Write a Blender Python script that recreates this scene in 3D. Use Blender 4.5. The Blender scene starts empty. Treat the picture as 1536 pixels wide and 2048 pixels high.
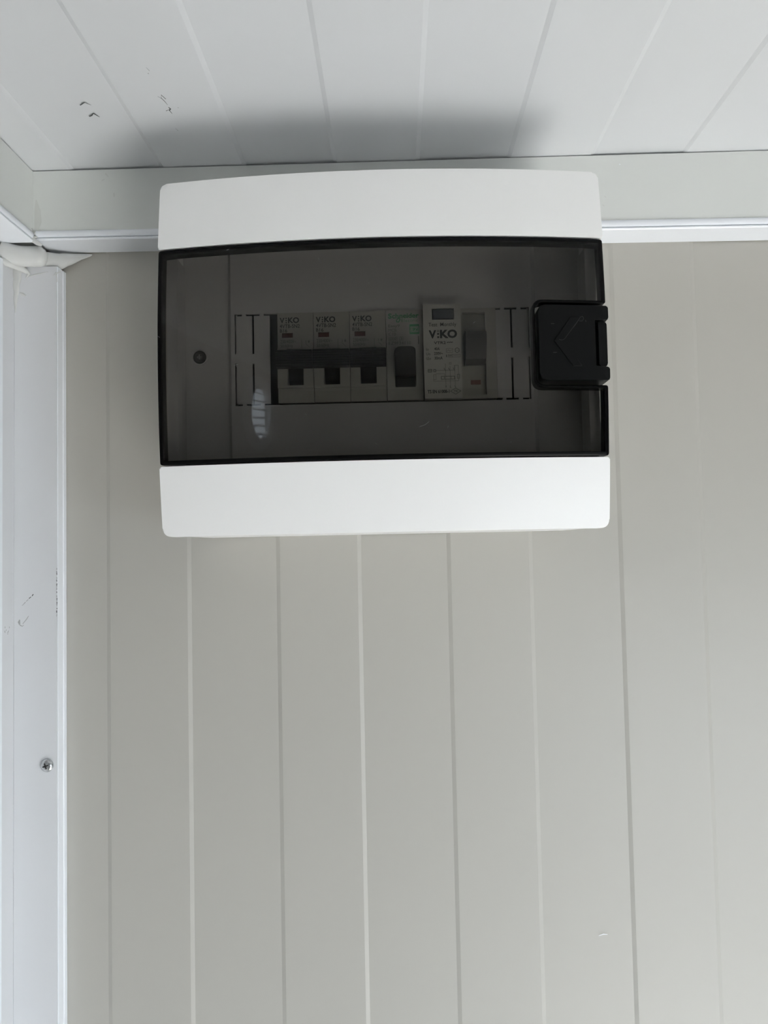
import bpy, bmesh, math, random
from mathutils import Vector, Matrix

random.seed(7)
C = bpy.context.scene.collection
S = bpy.context.scene
BASE = 2080.0            # camera height above the floor, mm; every z below is measured from the camera's height


def W(x, y, z):
    return Vector((x * .001, y * .001, (z + BASE) * .001))


# ------------------------------------------------------------------ camera
cam_d = bpy.data.cameras.new('camera')
cam = bpy.data.objects.new('camera', cam_d)
C.objects.link(cam)
FOC = 1500.0
yc = Vector(((793 - 768) / FOC, (1090 - 1024) / FOC, 1.0)).normalized()
xc = Vector((1, -0.0205, 0))
xc = (xc - xc.dot(yc) * yc).normalized()
zc = xc.cross(yc)
right = Vector((xc[0], yc[0], zc[0]))
down = Vector((xc[1], yc[1], zc[1]))
fwd = Vector((xc[2], yc[2], zc[2]))
m = Matrix((right, -down, -fwd)).transposed().to_4x4()
m.translation = W(0, -439, 0)
cam.matrix_world = m
cam_d.sensor_fit = 'VERTICAL'
cam_d.sensor_height = 24.0
cam_d.lens = FOC / 2048 * 24.0
cam_d.clip_start = .01
S.camera = cam

# ------------------------------------------------------------------ world, sun, exposure
world = bpy.data.worlds.new('sky')
S.world = world
world.use_nodes = True
wb = world.node_tree.nodes['Background']
wb.inputs[0].default_value = (.80, .90, 1.0, 1)
wb.inputs[1].default_value = 2.6
sun_d = bpy.data.lights.new('sun', 'SUN')
sun_d.energy = 23.0
sun_d.angle = math.radians(.6)
sun_d.color = (1, .98, .945)
sun = bpy.data.objects.new('sun', sun_d)
C.objects.link(sun)
sun.location = (2, -6, 9)
sun.rotation_euler = Vector((.12, .33, -.935)).to_track_quat('-Z', 'Y').to_euler()
S.view_settings.view_transform = 'Standard'
S.view_settings.look = 'None'
S.view_settings.gamma = 1
S.view_settings.use_curve_mapping = False
S.view_settings.exposure = 1.48
S.cycles.max_bounces = 14
S.cycles.diffuse_bounces = 8
S.cycles.transparent_max_bounces = 24
S.cycles.use_denoising = True


# ------------------------------------------------------------------ materials
def mat(name, col, rough=.5, spec=.5, noise=0.0, nscale=.2, bump=0.0, bscale=600, metal=0.0):
    mm = bpy.data.materials.new(name)
    mm.use_nodes = True
    nt = mm.node_tree
    b = nt.nodes['Principled BSDF']
    b.inputs['Base Color'].default_value = (*col, 1)
    b.inputs['Roughness'].default_value = rough
    b.inputs['Specular IOR Level'].default_value = spec
    b.inputs['Metallic'].default_value = metal
    tc = nt.nodes.new('ShaderNodeTexCoord')
    if noise:
        n = nt.nodes.new('ShaderNodeTexNoise')
        n.inputs['Scale'].default_value = 1000 / (nscale * 1000)
        n.inputs['Detail'].default_value = 4
        r = nt.nodes.new('ShaderNodeMapRange')
        r.inputs['To Min'].default_value = 1 - noise
        r.inputs['To Max'].default_value = 1 + noise
        mx = nt.nodes.new('ShaderNodeVectorMath')
        mx.operation = 'SCALE'
        mx.inputs[0].default_value = col
        nt.links.new(tc.outputs['Object'], n.inputs['Vector'])
        nt.links.new(n.outputs[0], r.inputs['Value'])
        nt.links.new(r.outputs[0], mx.inputs['Scale'])
        nt.links.new(mx.outputs[0], b.inputs['Base Color'])
    if bump:
        n2 = nt.nodes.new('ShaderNodeTexNoise')
        n2.inputs['Scale'].default_value = bscale
        bp = nt.nodes.new('ShaderNodeBump')
        bp.inputs['Strength'].default_value = bump
        bp.inputs['Distance'].default_value = .0003
        nt.links.new(tc.outputs['Object'], n2.inputs['Vector'])
        nt.links.new(n2.outputs[0], bp.inputs['Height'])
        nt.links.new(bp.outputs[0], b.inputs['Normal'])
    return mm


def tinted(name, tint, rough=.02):
    """Smoked clear plastic: each of its two faces lets TINT through, the front one mirrors by Schlick's law."""
    mm = bpy.data.materials.new(name)
    mm.use_nodes = True
    nt = mm.node_tree
    nt.nodes.clear()
    out = nt.nodes.new('ShaderNodeOutputMaterial')
    tr = nt.nodes.new('ShaderNodeBsdfTransparent')
    tr.inputs[0].default_value = (*tint, 1)
    gl = nt.nodes.new('ShaderNodeBsdfGlossy')
    gl.inputs['Roughness'].default_value = rough
    lw = nt.nodes.new('ShaderNodeLayerWeight')
    geo = nt.nodes.new('ShaderNodeNewGeometry')

    def mth(op, a, b):
        n = nt.nodes.new('ShaderNodeMath')
        n.operation = op
        for i, v in enumerate((a, b)):
            if isinstance(v, (int, float)):
                n.inputs[i].default_value = v
            else:
                nt.links.new(v, n.inputs[i])
        return n.outputs[0]
    p = mth('POWER', lw.outputs['Facing'], 5.0)
    f = mth('ADD', mth('MULTIPLY', p, .95), .017)
    f = mth('MULTIPLY', f, mth('SUBTRACT', 1.0, geo.outputs['Backfacing']))
    mix = nt.nodes.new('ShaderNodeMixShader')
    nt.links.new(f, mix.inputs[0])
    nt.links.new(tr.outputs[0], mix.inputs[1])
    nt.links.new(gl.outputs[0], mix.inputs[2])
    nt.links.new(mix.outputs[0], out.inputs[0])
    return mm


M = dict(
    wall=mat('painted_wall_sheet', (.452, .438, .400), .42, .45, .012, .12, .02, 300),
    ceil=mat('painted_ceiling_sheet', (.66, .672, .688), .40, .5, .012, .12, .02, 300),
    corn=mat('cornice_sheet', (.69, .705, .685), .42, .45, .02, .05),
    pvc=mat('white_profile', (.86, .885, .93), .32, .5, .015, .03),
    trim=mat('grey_white_profile', (.68, .688, .705), .36, .5, .02, .06),
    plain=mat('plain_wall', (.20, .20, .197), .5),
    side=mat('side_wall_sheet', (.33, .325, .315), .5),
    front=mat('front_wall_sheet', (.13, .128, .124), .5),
    floor=mat('grey_vinyl', (.16, .158, .154), .5, .4, .08, .2),
    ground=mat('dark_far_ground', (.055, .055, .055), .9, .2, .1, .5),
    bounce=mat('pale_bounce_slab', (.50, .495, .48), .9, .2, .06, .5),
    abs=mat('white_plastic', (.885, .882, .876), .33, .5, .006, .03, .03, 2500),
    plate=mat('light_grey_plastic', (.56, .56, .548), .45, .4, .01, .02),
    lid=tinted('smoked_plastic', (.61, .602, .59)),
    rim=mat('smoked_edge_and_gap_shade', (.003, .003, .003), .25, .06),
    latch=mat('black_plastic', (.003, .0033, .0033), .45, .12, .1, .004),
    body=mat('breaker_grey_plastic', (.43, .43, .39), .5, .4, .02, .02),
    body2=mat('breaker_white_plastic', (.43, .435, .40), .5, .4, .02, .02),
    label=mat('printed_label', (.52, .52, .475), .5, .4, .01, .02),
    toggle=mat('dark_toggle_plastic', (.016, .017, .017), .45, .3),
    toggle2=mat('black_toggle_plastic', (.008, .008, .008), .35, .3),
    toggle3=mat('charcoal_toggle_plastic', (.055, .055, .052), .45, .4),
    button=mat('blue_grey_button', (.07, .085, .10), .4, .5),
    flag=mat('brown_red_flag', (.11, .030, .022), .5),
    flag2=mat('pale_red_flag', (.28, .15, .13), .5),
    ink=mat('black_print', (.03, .03, .03), .6),
    ink2=mat('grey_print', (.16, .16, .15), .6),
    green=mat('green_print', (.02, .25, .09), .5),
    steel=mat('zinc_steel', (.62, .63, .64), .25, .5, .05, .003, metal=1.0),
    dark=mat('dark_recess', (.015, .015, .015), .7),
    caulk=mat('white_sealant', (.63, .635, .62), .33, .5, .04, .006, .35, 260),
    scuff=mat('black_scuff', (.055, .06, .06), .7),
    scuff2=mat('grey_scuff', (.36, .365, .36), .7),
    stain=mat('faint_stain', (.62, .63, .605), .6),
    scratch=mat('pale_scratch', (.20, .20, .21), .6),
    scratch2=mat('dim_scratch', (.06, .06, .062), .6),
    rail=mat('galvanised_rail', (.5, .5, .5), .35, .5, metal=1.0),
    seam=mat('dark_joint', (.03, .03, .03), .9),
    pane=tinted('clear_glass', (.96, .97, .97)),
)

# ------------------------------------------------------------------ mesh helpers (all lengths in mm)
ORIGIN = {}


def box(bm, x0, x1, y0, y1, z0, z1):
    vs = [bm.verts.new((x, y, z)) for x in (x0, x1) for y in (y0, y1) for z in (z0, z1)]
    for f in ((0, 1, 3, 2), (4, 6, 7, 5), (0, 4, 5, 1), (2, 3, 7, 6), (0, 2, 6, 4), (1, 5, 7, 3)):
        bm.faces.new([vs[i] for i in f])
    return bm


def prism(bm, pts, a, b, axis='y'):
    """Extrude the polygon PTS from A to B along AXIS; its two coordinates are the other two axes in x, y, z order."""
    def v(p, t):
        return {'x': (t, p[0], p[1]), 'y': (p[0], t, p[1]), 'z': (p[0], p[1], t)}[axis]
    A = [bm.verts.new(v(p, a)) for p in pts]
    B = [bm.verts.new(v(p, b)) for p in pts]
    fa = bm.faces.new(A)
    fb = bm.faces.new(B)
    n = len(pts)
    for i in range(n):
        bm.faces.new((A[i], A[(i + 1) % n], B[(i + 1) % n], B[i]))
    return fa, fb


def round_poly(pts, r, seg=5):
    """Round the corners of a polygon; R is one radius or one per corner."""
    out = []
    n = len(pts)
    for i, p in enumerate(pts):
        ri = r[i] if isinstance(r, (list, tuple)) else r
        p = Vector(p)
        a = Vector(pts[i - 1])
        b = Vector(pts[(i + 1) % n])
        if ri <= 0:
            out.append(tuple(p))
            continue
        d1 = (a - p).normalized()
        d2 = (b - p).normalized()
        ang = d1.angle(d2)
        t = ri / math.tan(ang / 2)
        p1, p2 = p + d1 * t, p + d2 * t
        for k in range(seg + 1):
            s = k / seg
            q = p1.lerp(p, s).lerp(p.lerp(p2, s), s)
            out.append(tuple(q))
    return out


def surf(x, z):
    """Front of the box cover: bowed both ways."""
    return -101 + 8.5 * ((x + 5.2) / 105.5) ** 2 + 7.5 * ((z - 91) / 85) ** 2


def bow(bm, step=5.0, fn=surf):
    """Cut a flat prism into a grid and bend it onto the bowed front; y holds the offset from it."""
    bmesh.ops.triangulate(bm, faces=[f for f in bm.faces if len(f.verts) > 4], ngon_method='BEAUTY')
    for ax in (0, 2):
        lo = min(v.co[ax] for v in bm.verts)
        hi = max(v.co[ax] for v in bm.verts)
        t = lo + step
        while t < hi - .4 * step:
            co = [0, 0, 0]
            co[ax] = t
            no = [0, 0, 0]
            no[ax] = 1
            bmesh.ops.bisect_plane(bm, geom=bm.verts[:] + bm.edges[:] + bm.faces[:], dist=1e-4, plane_co=co, plane_no=no)
            t += step
    bmesh.ops.remove_doubles(bm, verts=bm.verts[:], dist=.02)
    bmesh.ops.dissolve_degenerate(bm, dist=.01, edges=bm.edges[:])
    for v in bm.verts:
        v.co.y += fn(v.co.x, v.co.z)


def bevel_cap(bm, face, w, seg=3):
    bmesh.ops.bevel(bm, geom=list(face.edges), offset=w, segments=seg, profile=.5, affect='EDGES', clamp_overlap=True)


def bevel_all(bm, w, seg=2, ang=40):
    bm.normal_update()
    es = [e for e in bm.edges if len(e.link_faces) == 2 and e.calc_face_angle(0) > math.radians(ang)]
    bmesh.ops.bevel(bm, geom=es, offset=w, segments=seg, profile=.5, affect='EDGES', clamp_overlap=True)


def obj(name, bm, material, parent=None, smooth=30, loc=None, fix=True):
    """Link BM (mm) as one mesh object; its origin is its parent's, or LOC (mm) for a top-level mesh."""
    if fix:
        bmesh.ops.recalc_face_normals(bm, faces=bm.faces[:])
    o0 = W(*loc) if loc else (ORIGIN[parent.name] if parent else W(0, 0, 0))
    for v in bm.verts:
        v.co = W(*v.co) - o0
    me = bpy.data.meshes.new(name)
    bm.to_mesh(me)
    bm.free()
    me.materials.append(material)
    if smooth:
        me.shade_smooth()
        me.set_sharp_from_angle(angle=math.radians(smooth))
    o = bpy.data.objects.new(name, me)
    C.objects.link(o)
    if parent:
        o.parent = parent
    else:
        o.location = o0
    ORIGIN[o.name] = o0
    return o


def nb():
    return bmesh.new()


def struct(o):
    o['kind'] = 'structure'
    return o


def thing(name, label, cat, loc, group=None):
    o = bpy.data.objects.new(name, None)
    o.empty_display_size = .02
    C.objects.link(o)
    o.location = W(*loc)
    ORIGIN[o.name] = W(*loc)
    return tag(o, label, cat, group)


def tag(o, label, cat, group=None):
    o['label'] = label
    o['category'] = cat
    if group:
        o['group'] = group
    return o


def dup(root, dx, dz, label, group):
    r = root.copy()
    C.objects.link(r)
    r.location = root.location + Vector((dx * .001, 0, dz * .001))
    r['label'] = label
    r['group'] = group
    for ch in root.children:
        c = ch.copy()
        C.objects.link(c)
        c.parent = r
        for g in ch.children:
            d = g.copy()
            C.objects.link(d)
            d.parent = c
    return r


def add_text(bm, s, x0, x1, z0, z1, y, bold=0.0, space=1.0):
    """Flat lettering filling the box x0..x1, z0..z1 on the plane Y, facing the room."""
    cu = bpy.data.curves.new('t', 'FONT')
    cu.body = s
    cu.size = 1
    cu.offset = bold
    cu.space_character = space
    cu.resolution_u = 3
    o = bpy.data.objects.new('t', cu)
    C.objects.link(o)
    bpy.context.view_layer.update()
    me = bpy.data.meshes.new_from_object(o.evaluated_get(bpy.context.evaluated_depsgraph_get()))
    xs = [v.co.x for v in me.vertices]
    ys = [v.co.y for v in me.vertices]
    ax, bx, ay, by = min(xs), max(xs), min(ys), max(ys)
    vs = [bm.verts.new((x0 + (v.co.x - ax) / (bx - ax) * (x1 - x0), y, z0 + (v.co.y - ay) / (by - ay) * (z1 - z0))) for v in me.vertices]
    for p in me.polygons:
        try:
            bm.faces.new([vs[i] for i in p.vertices])
        except ValueError:
            pass
    bpy.data.objects.remove(o)
    bpy.data.curves.remove(cu)
    bpy.data.meshes.remove(me)


def line(bm, p, q, w, y):
    """A thin printed stroke from P to Q (x, z) on the plane Y."""
    p, q = Vector(p), Vector(q)
    d = (q - p).normalized()
    n = Vector((-d.y, d.x)) * w / 2
    d = d * w / 2
    vs = [bm.verts.new((a.x, y, a.y)) for a in (p - d + n, p - d - n, q + d - n, q + d + n)]
    bm.faces.new(vs)


def disc(bm, x, z, r, y, n=14, ry=None):
    bm.faces.new([bm.verts.new((x + r * math.cos(2 * math.pi * k / n), y, z + (ry or r) * math.sin(2 * math.pi * k / n))) for k in range(n)])


def stroke(bm, pts, widths, nrm, th=.06):
    """A thin raised smear of pigment along PTS lying on a plane of unit normal NRM."""
    nrm = Vector(nrm)
    P = [Vector(p) for p in pts]
    top, bot = [], []
    for i, p in enumerate(P):
        t = (P[min(i + 1, len(P) - 1)] - P[max(i - 1, 0)]).normalized()
        s = nrm.cross(t) * widths[i] / 2
        top.append((p + s, p - s))
    a = [[bm.verts.new(q + nrm * th) for q in t] for t in top]
    b = [[bm.verts.new(q - nrm * .02) for q in t] for t in top]
    for i in range(len(P) - 1):
        bm.faces.new((a[i][0], a[i][1], a[i + 1][1], a[i + 1][0]))
        bm.faces.new((b[i][1], b[i][0], b[i + 1][0], b[i + 1][1]))
        for k in (0, 1):
            bm.faces.new((a[i][k], a[i + 1][k], b[i + 1][k], b[i][k]))
    for i in (0, len(P) - 1):
        bm.faces.new((a[i][0], b[i][0], b[i][1], a[i][1]))


# ------------------------------------------------------------------ room shell
XL, XR, YF, ZC, ZF = -224.0, 1300.0, -960.0, 220.6, -BASE
PITCH, SL, RISE = 50.0, 2.3, .75

wall_back = struct(obj('wall_back', box(nb(), XL - 60, XR + 60, 1.2, 60, ZF, ZC + 1.2), M['wall'], None, 0, (0, 1.2, ZF)))
ceiling = struct(obj('ceiling', box(nb(), XL - 60, XR + 60, YF - 60, 60, ZC + 1.21, ZC + 60), M['ceil'], None, 0, (0, 0, ZC)))
VY, VZ, VR = -540.0, 90.0, 50.0      # round vent in the left wall
bm = nb()
for y0, y1, z0, z1 in ((YF, VY - VR, ZF, ZC + 1.1), (VY + VR, 1.15, ZF, ZC + 1.1), (VY - VR, VY + VR, ZF, VZ - VR), (VY - VR, VY + VR, VZ + VR, ZC + 1.1)):
    box(bm, XL - 6, XL, y0, y1, z0, z1)
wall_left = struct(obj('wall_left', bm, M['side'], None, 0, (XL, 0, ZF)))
floor = struct(obj('floor', box(nb(), XL - 60, XR + 60, YF - 60, 60, ZF - 60, ZF - .05), M['floor'], None, 0, (0, 0, ZF)))


def sheet_strips(first, x_end, name, parent, material, place):
    """Shallow trapezoid ribs rolled into the sheet: a raised and a low strip in turn, each a mesh of its own."""
    x = first
    up = True
    while x < x_end:
        a, b = max(x, XL + .2), min(x + PITCH, x_end)
        if b - a > 3:
            bm = nb()
            if up:
                prof = [(a, 1.2), (a, RISE), (a + SL, 0), (b - SL, 0), (b, RISE), (b, 1.2)]
            else:
                prof = [(a, 1.2), (a, RISE), (b, RISE), (b, 1.2)]
            place(bm, prof)
            obj(name, bm, material, parent, 0)
        x += PITCH
        up = not up


sheet_strips(-270.7 + 0, XR, 'wall_panel', wall_back, M['wall'], lambda bm, pr: prism(bm, pr, ZF, ZC - .6, 'z'))
sheet_strips(-232.0, XR, 'ceiling_panel', ceiling, M['ceil'],
             lambda bm, pr: prism(bm, [(x, ZC + y) for x, y in pr], YF, -1.0, 'y'))

# front wall behind the photographer with the open doorway that lets the daylight in
D0, D1, DH = 250.0, 1100.0, 1960.0
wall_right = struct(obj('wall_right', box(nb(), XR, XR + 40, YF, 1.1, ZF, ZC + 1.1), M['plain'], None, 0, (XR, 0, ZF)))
bm = nb()
box(bm, XL - 40, D0, YF - 40, YF - .05, ZF, ZC + 1.1)
box(bm, D1, XR + 40, YF - 40, YF - .05, ZF, ZC + 1.1)
box(bm, D0, D1, YF - 40, YF - .05, ZF + DH, ZC + 1.1)
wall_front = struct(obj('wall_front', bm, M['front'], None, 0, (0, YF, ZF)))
bm = nb()
box(bm, D0, D0 + 30, YF - 46, YF + 8, ZF, ZF + DH)
box(bm, D1 - 30, D1, YF - 46, YF + 8, ZF, ZF + DH)
box(bm, D0 + 30, D1 - 30, YF - 46, YF + 8, ZF + DH - 30, ZF + DH)
door = struct(obj('door_1', bm, M['pvc'], None, 0, ((D0 + D1) / 2, YF, ZF)))
gr = struct(obj('ground_outside', box(nb(), -6000, 7000, YF - 9000, 3000, ZF - 790, ZF - 760), M['ground'], None, 0, (500, YF - 100, ZF - 760)))  # unseen far ground, darkened to keep the ceiling shadow over the box deep
struct(obj('bounce_slab', box(nb(), -900, 2700, YF - 1900, YF - 60.6, ZF - 759.5, ZF - 720), M['bounce'], None, 0, (500, YF - 100, ZF - 720)))  # unseen pale slab, added to bounce sunlight through the doorway into the room

# ------------------------------------------------------------------ trims


def tilt(x):
    return 178.1 - .0088 * x


bm = nb()
for x in (XL + .1, XR - .1):
    for y, z in ((.02, tilt(x)), (-18, tilt(x)), (-18, ZC - .7), (.02, ZC - .7)):
        bm.verts.new((x, y, z))
bm.verts.ensure_lookup_table()
v = bm.verts[:]
bm.faces.new(v[0:4])
bm.faces.new(v[4:8])
for i in range(4):
    bm.faces.new((v[i], v[(i + 1) % 4], v[4 + (i + 1) % 4], v[4 + i]))
trim_1 = struct(obj('trim_1', bm, M['corn'], None, 0, (0, -9, 200)))


def cornice_part(name, prof, x0, x1, material, parent, axis='x'):
    """Sweep a (depth, height above the cornice's lower edge) profile along the tilted lower edge of the cornice."""
    bm = nb()
    A = [bm.verts.new((x0, y, tilt(x0) + z)) for y, z in prof]
    B = [bm.verts.new((x1, y, tilt(x1) + z)) for y, z in prof]
    bm.faces.new(A)
    bm.faces.new(B)
    n = len(prof)
    for i in range(n):
        bm.faces.new((A[i], A[(i + 1) % n], B[(i + 1) % n], B[i]))
    return obj(name, bm, material, parent, 40)


cornice_part('lip', [(-17.9, .9), (-18.9, .9), (-19.3, 1.6), (-19.3, 3.8), (-18.5, 4.8), (-17.9, 4.8)], -203.5, XR - .2, M['pvc'], trim_1)
cornice_part('bottom_board', [(-.1, -1.0), (-18.7, -1.0), (-19.2, -.5), (-19.2, .1), (-18.7, .5), (-.1, .5)], -203, XR - .2, M['pvc'], trim_1)

bm = nb()
box(bm, XL + .02, -205.5, YF + 18.5, -18.2, 178.6, ZC - .7)
trim_2 = struct(obj('trim_2', bm, M['corn'], None, 0, (-214, -500, 200)))
bm = nb()
prism(bm, [(-205.6, 179.6), (-204.6, 179.6), (-204.2, 180.2), (-204.2, 182.6), (-205.0, 183.6), (-205.6, 183.6)], YF + 18.5, -19.6, 'y')
obj('lip', bm, M['pvc'], trim_2, 40)
bm = nb()
prism(bm, [(XL + .1, 177.6), (-205.0, 177.6), (-204.4, 178.1), (-204.4, 178.7), (-205.0, 179.2), (XL + .1, 179.2)], YF + 18.5, -19.6, 'y')
obj('bottom_board', bm, M['pvc'], trim_2, 40)

# corner upright, its ribbed edge strip and its flange on the left wall
bm = nb()
prism(bm, [(-220.6, .5), (-220.6, -9.6), (-220.2, -10), (-195.6, -10), (-195.4, -9.8), (-195.4, .5)], ZF, 167.0, 'z')
trim_3 = struct(obj('trim_3', bm, M['trim'], None, 40, (-208, -5, ZF)))
bm = nb()
prism(bm, [(-195.39, .4), (-195.39, -9.7), (-195.25, -10.05), (-194.95, -10.05), (-194.75, -9.7), (-194.65, -4.4), (-195.0, -3.8), (-195.0, -3.2), (-194.6, -2.6), (-194.5, .4)], ZF, 166.8, 'z')
obj('edge_strip', bm, M['pvc'], trim_3, 25)
bm = nb()
prism(bm, [(XL + .02, .4), (XL + .02, -30), (-220.9, -30), (-220.5, -29.5), (-220.5, .4)], ZF, 166.7, 'z')
obj('wall_flange', bm, M['trim'], trim_3, 25)
bm = nb()
prism(bm, [(-220.55, -23.4), (-220.2, -23.1), (-219.9, -23.6), (-219.9, -29.4), (-220.2, -29.9), (-220.55, -29.7)], ZF, 166.6, 'z')
obj('edge_strip', bm, M['pvc'], trim_3, 25)

# cornice along the far wall behind the photographer (mirrored in the lid)
bm = nb()
box(bm, XL + 20, XR - .2, YF + .05, YF + 18, 178, ZC - .9)
struct(obj('trim_4', bm, M['corn'], None, 0, (500, YF, 200)))


# scuffs and stains
def scuff(parent, pts, widths, nrm, material='scuff', name='scuff_mark'):
    bm = nb()
    stroke(bm, pts, widths, nrm)
    return obj(name, bm, M[material], parent, 0)


cz = ZC
for pts, ws in (
    ([(-151.9, -79.6, cz), (-148.7, -81.8, cz), (-146.6, -79.4, cz)], [.55, .5, .1]),
    ([(-151.3, -69.8, cz), (-149.6, -70.8, cz), (-148.2, -72.4, cz), (-146.4, -69.0, cz)], [.6, .7, .8, .1]),
    ([(-109.9, -107.1, cz), (-109.2, -104.5, cz)], [.1, .3]),
    ([(-110.5, -102.9, cz), (-110.2, -102.3, cz)], [.4, .4]),
    ([(-111.6, -84.9, cz), (-110.4, -83.1, cz), (-109.6, -86.0, cz), (-108.4, -82.6, cz)], [.1, .35, .5, .3]),
    ([(-110.2, -83.2, cz), (-109.5, -80.7, cz), (-109.0, -77.7, cz)], [.3, .25, .1]),
    ([(-111.3, -72.6, cz), (-109.6, -73.6, cz), (-109.0, -70.2, cz)], [.35, .45, .2]),
    ([(-109.1, -75.8, cz), (-108.6, -74.2, cz), (-109.4, -73.2, cz)], [.3, .7, .5]),
    ([(-111.2, -56.8, cz), (-110.5, -54.4, cz)], [.15, .2]),
    ([(-104.8, -75.2, cz), (-104.2, -75.0, cz)], [.3, .3]),
):
    scuff(ceiling, pts, ws, (0, 0, -1), 'scuff' if len(pts) > 2 else 'scuff2')

yt = -10.02
for pts, ws, m_ in (
    ([(-209.1, yt, -24.0), (-209.9, yt, -25.0)], [.5, .4], 'scuff'),
    ([(-210.4, yt, -25.4), (-211.6, yt, -26.4)], [.3, .4], 'scuff'),
    ([(-212.0, yt, -26.9), (-213.2, yt, -28.0)], [.35, .3], 'scuff2'),
    ([(-213.6, yt, -28.4), (-215.6, yt, -30.4)], [.4, .2], 'scuff2'),
    ([(-211.8, yt, -36.3), (-213.2, yt, -38.4), (-215.2, yt, -40.8)], [.2, .4, .3], 'scuff2'),
    ([(-217.0, yt, -38.4), (-217.4, yt, -39.8), (-217.0, yt, -41.2)], [.5, 1.3, .7], 'scuff2'),
    ([(-217.0, yt, -41.4), (-215.4, yt, -42.2), (-214.6, yt, -41.4)], [.5, .4, .2], 'scuff2'),
):
    scuff(trim_3, pts, ws, (0, -1, 0), m_)
random.seed(3)
for k in range(16):
    z = -9 - k * 1.75 + random.uniform(-.4, .4)
    scuff(trim_3, [(-195.5 + random.uniform(-.12, .12), -10.02, z), (-195.5 + random.uniform(-.12, .12), -10.02, z - random.uniform(.5, 1.6))],
          [random.uniform(.2, .55), .3], (0, -1, 0), 'scuff' if k % 3 else 'scuff2', 'edge_chip')
for k in range(8):
    y, z = -14.6 - random.uniform(0, 5.4), -43.5 + random.uniform(-2.4, 2.4)
    scuff(trim_3, [(-220.48, y, z), (-220.48, y - random.uniform(-.6, .9), z - random.uniform(.3, .9))], [.4, .3], (1, 0, 0), 'scuff2')
scuff(wall_back, [(129.0 - 18.6, 1.2 - 1.22, -224.4), (129.0 - 16.0, -.02, -223.6), (129.0 - 13.6, -.02, -223.8)], [.2, .4, .15], (0, -1, 0), 'pvc', 'nick')
scuff(trim_1, [(131.6, -18.02, 214.4), (132.3, -18.02, 214.3)], [.5, .4], (0, -1, 0), 'pvc', 'speck')
# dirty smear and specks on the cornice beside the corner
for pts, ws in (
    ([(-203.6, -18.02, 203), (-202.9, -18.02, 197), (-202.6, -18.02, 190), (-203.4, -18.02, 185.4)], [.8, 3.4, 4.2, 2.4]),
    ([(-163.4, -18.02, 217.6), (-161.6, -18.02, 215.4)], [1.0, .4]),
    ([(-165.5, -18.02, 213.4), (-163.9, -18.02, 214.2)], [.5, .4]),
    ([(-158.4, -18.02, 205.9), (-158.4, -18.02, 203.6)], [.9, .6]),
    ([(122.6, -18.02, 196.2), (123.6, -18.02, 195.2)], [.4, .3]),
    ([(121.4, -18.02, 191.2), (122.4, -18.02, 190.2)], [.4, .3]),
):
    scuff(trim_1, pts, ws, (0, -1, 0), 'stain', 'stain')


# ------------------------------------------------------------------ sealant, screw and the vent mirrored in the lid
def lathe(bm, prof, cx, cz, n=28):
    """Turn a (radius, y) profile about the y axis through (cx, cz)."""
    rings = []
    for r_, y in prof:
        if r_ < 1e-6:
            rings.append([bm.verts.new((cx, y, cz))])
        else:
            rings.append([bm.verts.new((cx + r_ * math.cos(2 * math.pi * k / n), y, cz + r_ * math.sin(2 * math.pi * k / n))) for k in range(n)])
    for a, b in zip(rings, rings[1:]):
        for k in range(n):
            k2 = (k + 1) % n
            if len(a) == 1:
                bm.faces.new((a[0], b[k], b[k2]))
            elif len(b) == 1:
                bm.faces.new((a[k], b[0], a[k2]))
            else:
                bm.faces.new((a[k], b[k], b[k2], a[k2]))


def bead(bm, path, n=12, flat=(1, 1, 1), jitter=.08):
    rings = []
    for i, (x, y, z, r) in enumerate(path):
        a = Vector(path[max(i - 1, 0)][:3])
        b = Vector(path[min(i + 1, len(path) - 1)][:3])
        t = (b - a).normalized()
        u = t.cross(Vector((0, 1, 0))).normalized()
        w = u.cross(t)
        ring = []
        for k in range(n):
            an = 2 * math.pi * k / n
            rr = r * (1 + random.uniform(-jitter, jitter))
            ring.append(bm.verts.new(Vector((x, y, z)) + u * math.cos(an) * rr * flat[0] + w * math.sin(an) * rr * flat[1]))
        rings.append(ring)
    for i in range(len(rings) - 1):
        for k in range(n):
            bm.faces.new((rings[i][k], rings[i][(k + 1) % n], rings[i + 1][(k + 1) % n], rings[i + 1][k]))
    bm.faces.new(rings[0])
    bm.faces.new(rings[-1])


random.seed(11)
sl = thing('sealant_bead', 'white silicone sealant bead smeared across the top of the corner upright under the cornice', 'sealant', (-210, -6, 172))
bm = nb()
bead(bm, [(-223.6, -19, 172.6, 6.4), (-219, -17.5, 171.6, 6.3), (-214, -15.5, 171.4, 6.0), (-209, -13.8, 171.6, 6.0), (-205, -12.8, 172.0, 6.2), (-202.4, -12.2, 172.2, 5.7), (-200.8, -11.6, 172.6, 3.6), (-200.2, -11.2, 172.6, 1.4)], 16, (1, .8, 1), .04)
obj('bead', bm, M['caulk'], sl, 60)
bm = nb()
bead(bm, [(-204, -8.0, 171.6, 5.0), (-199, -7.0, 171.6, 4.7), (-195, -5.2, 171.8, 4.5), (-193.0, -4.0, 173.2, 4.2), (-190.5, -2.6, 174.0, 3.5), (-188, -1.8, 174.9, 2.7), (-185, -1.2, 175.8, 1.9), (-182, -.8, 176.4, 1.3), (-179.5, -.5, 176.9, .8), (-178.4, -.4, 177.1, .3)], 16, (1, .6, 1), .03)
obj('bead', bm, M['caulk'], sl, 60)
bm = nb()
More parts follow.
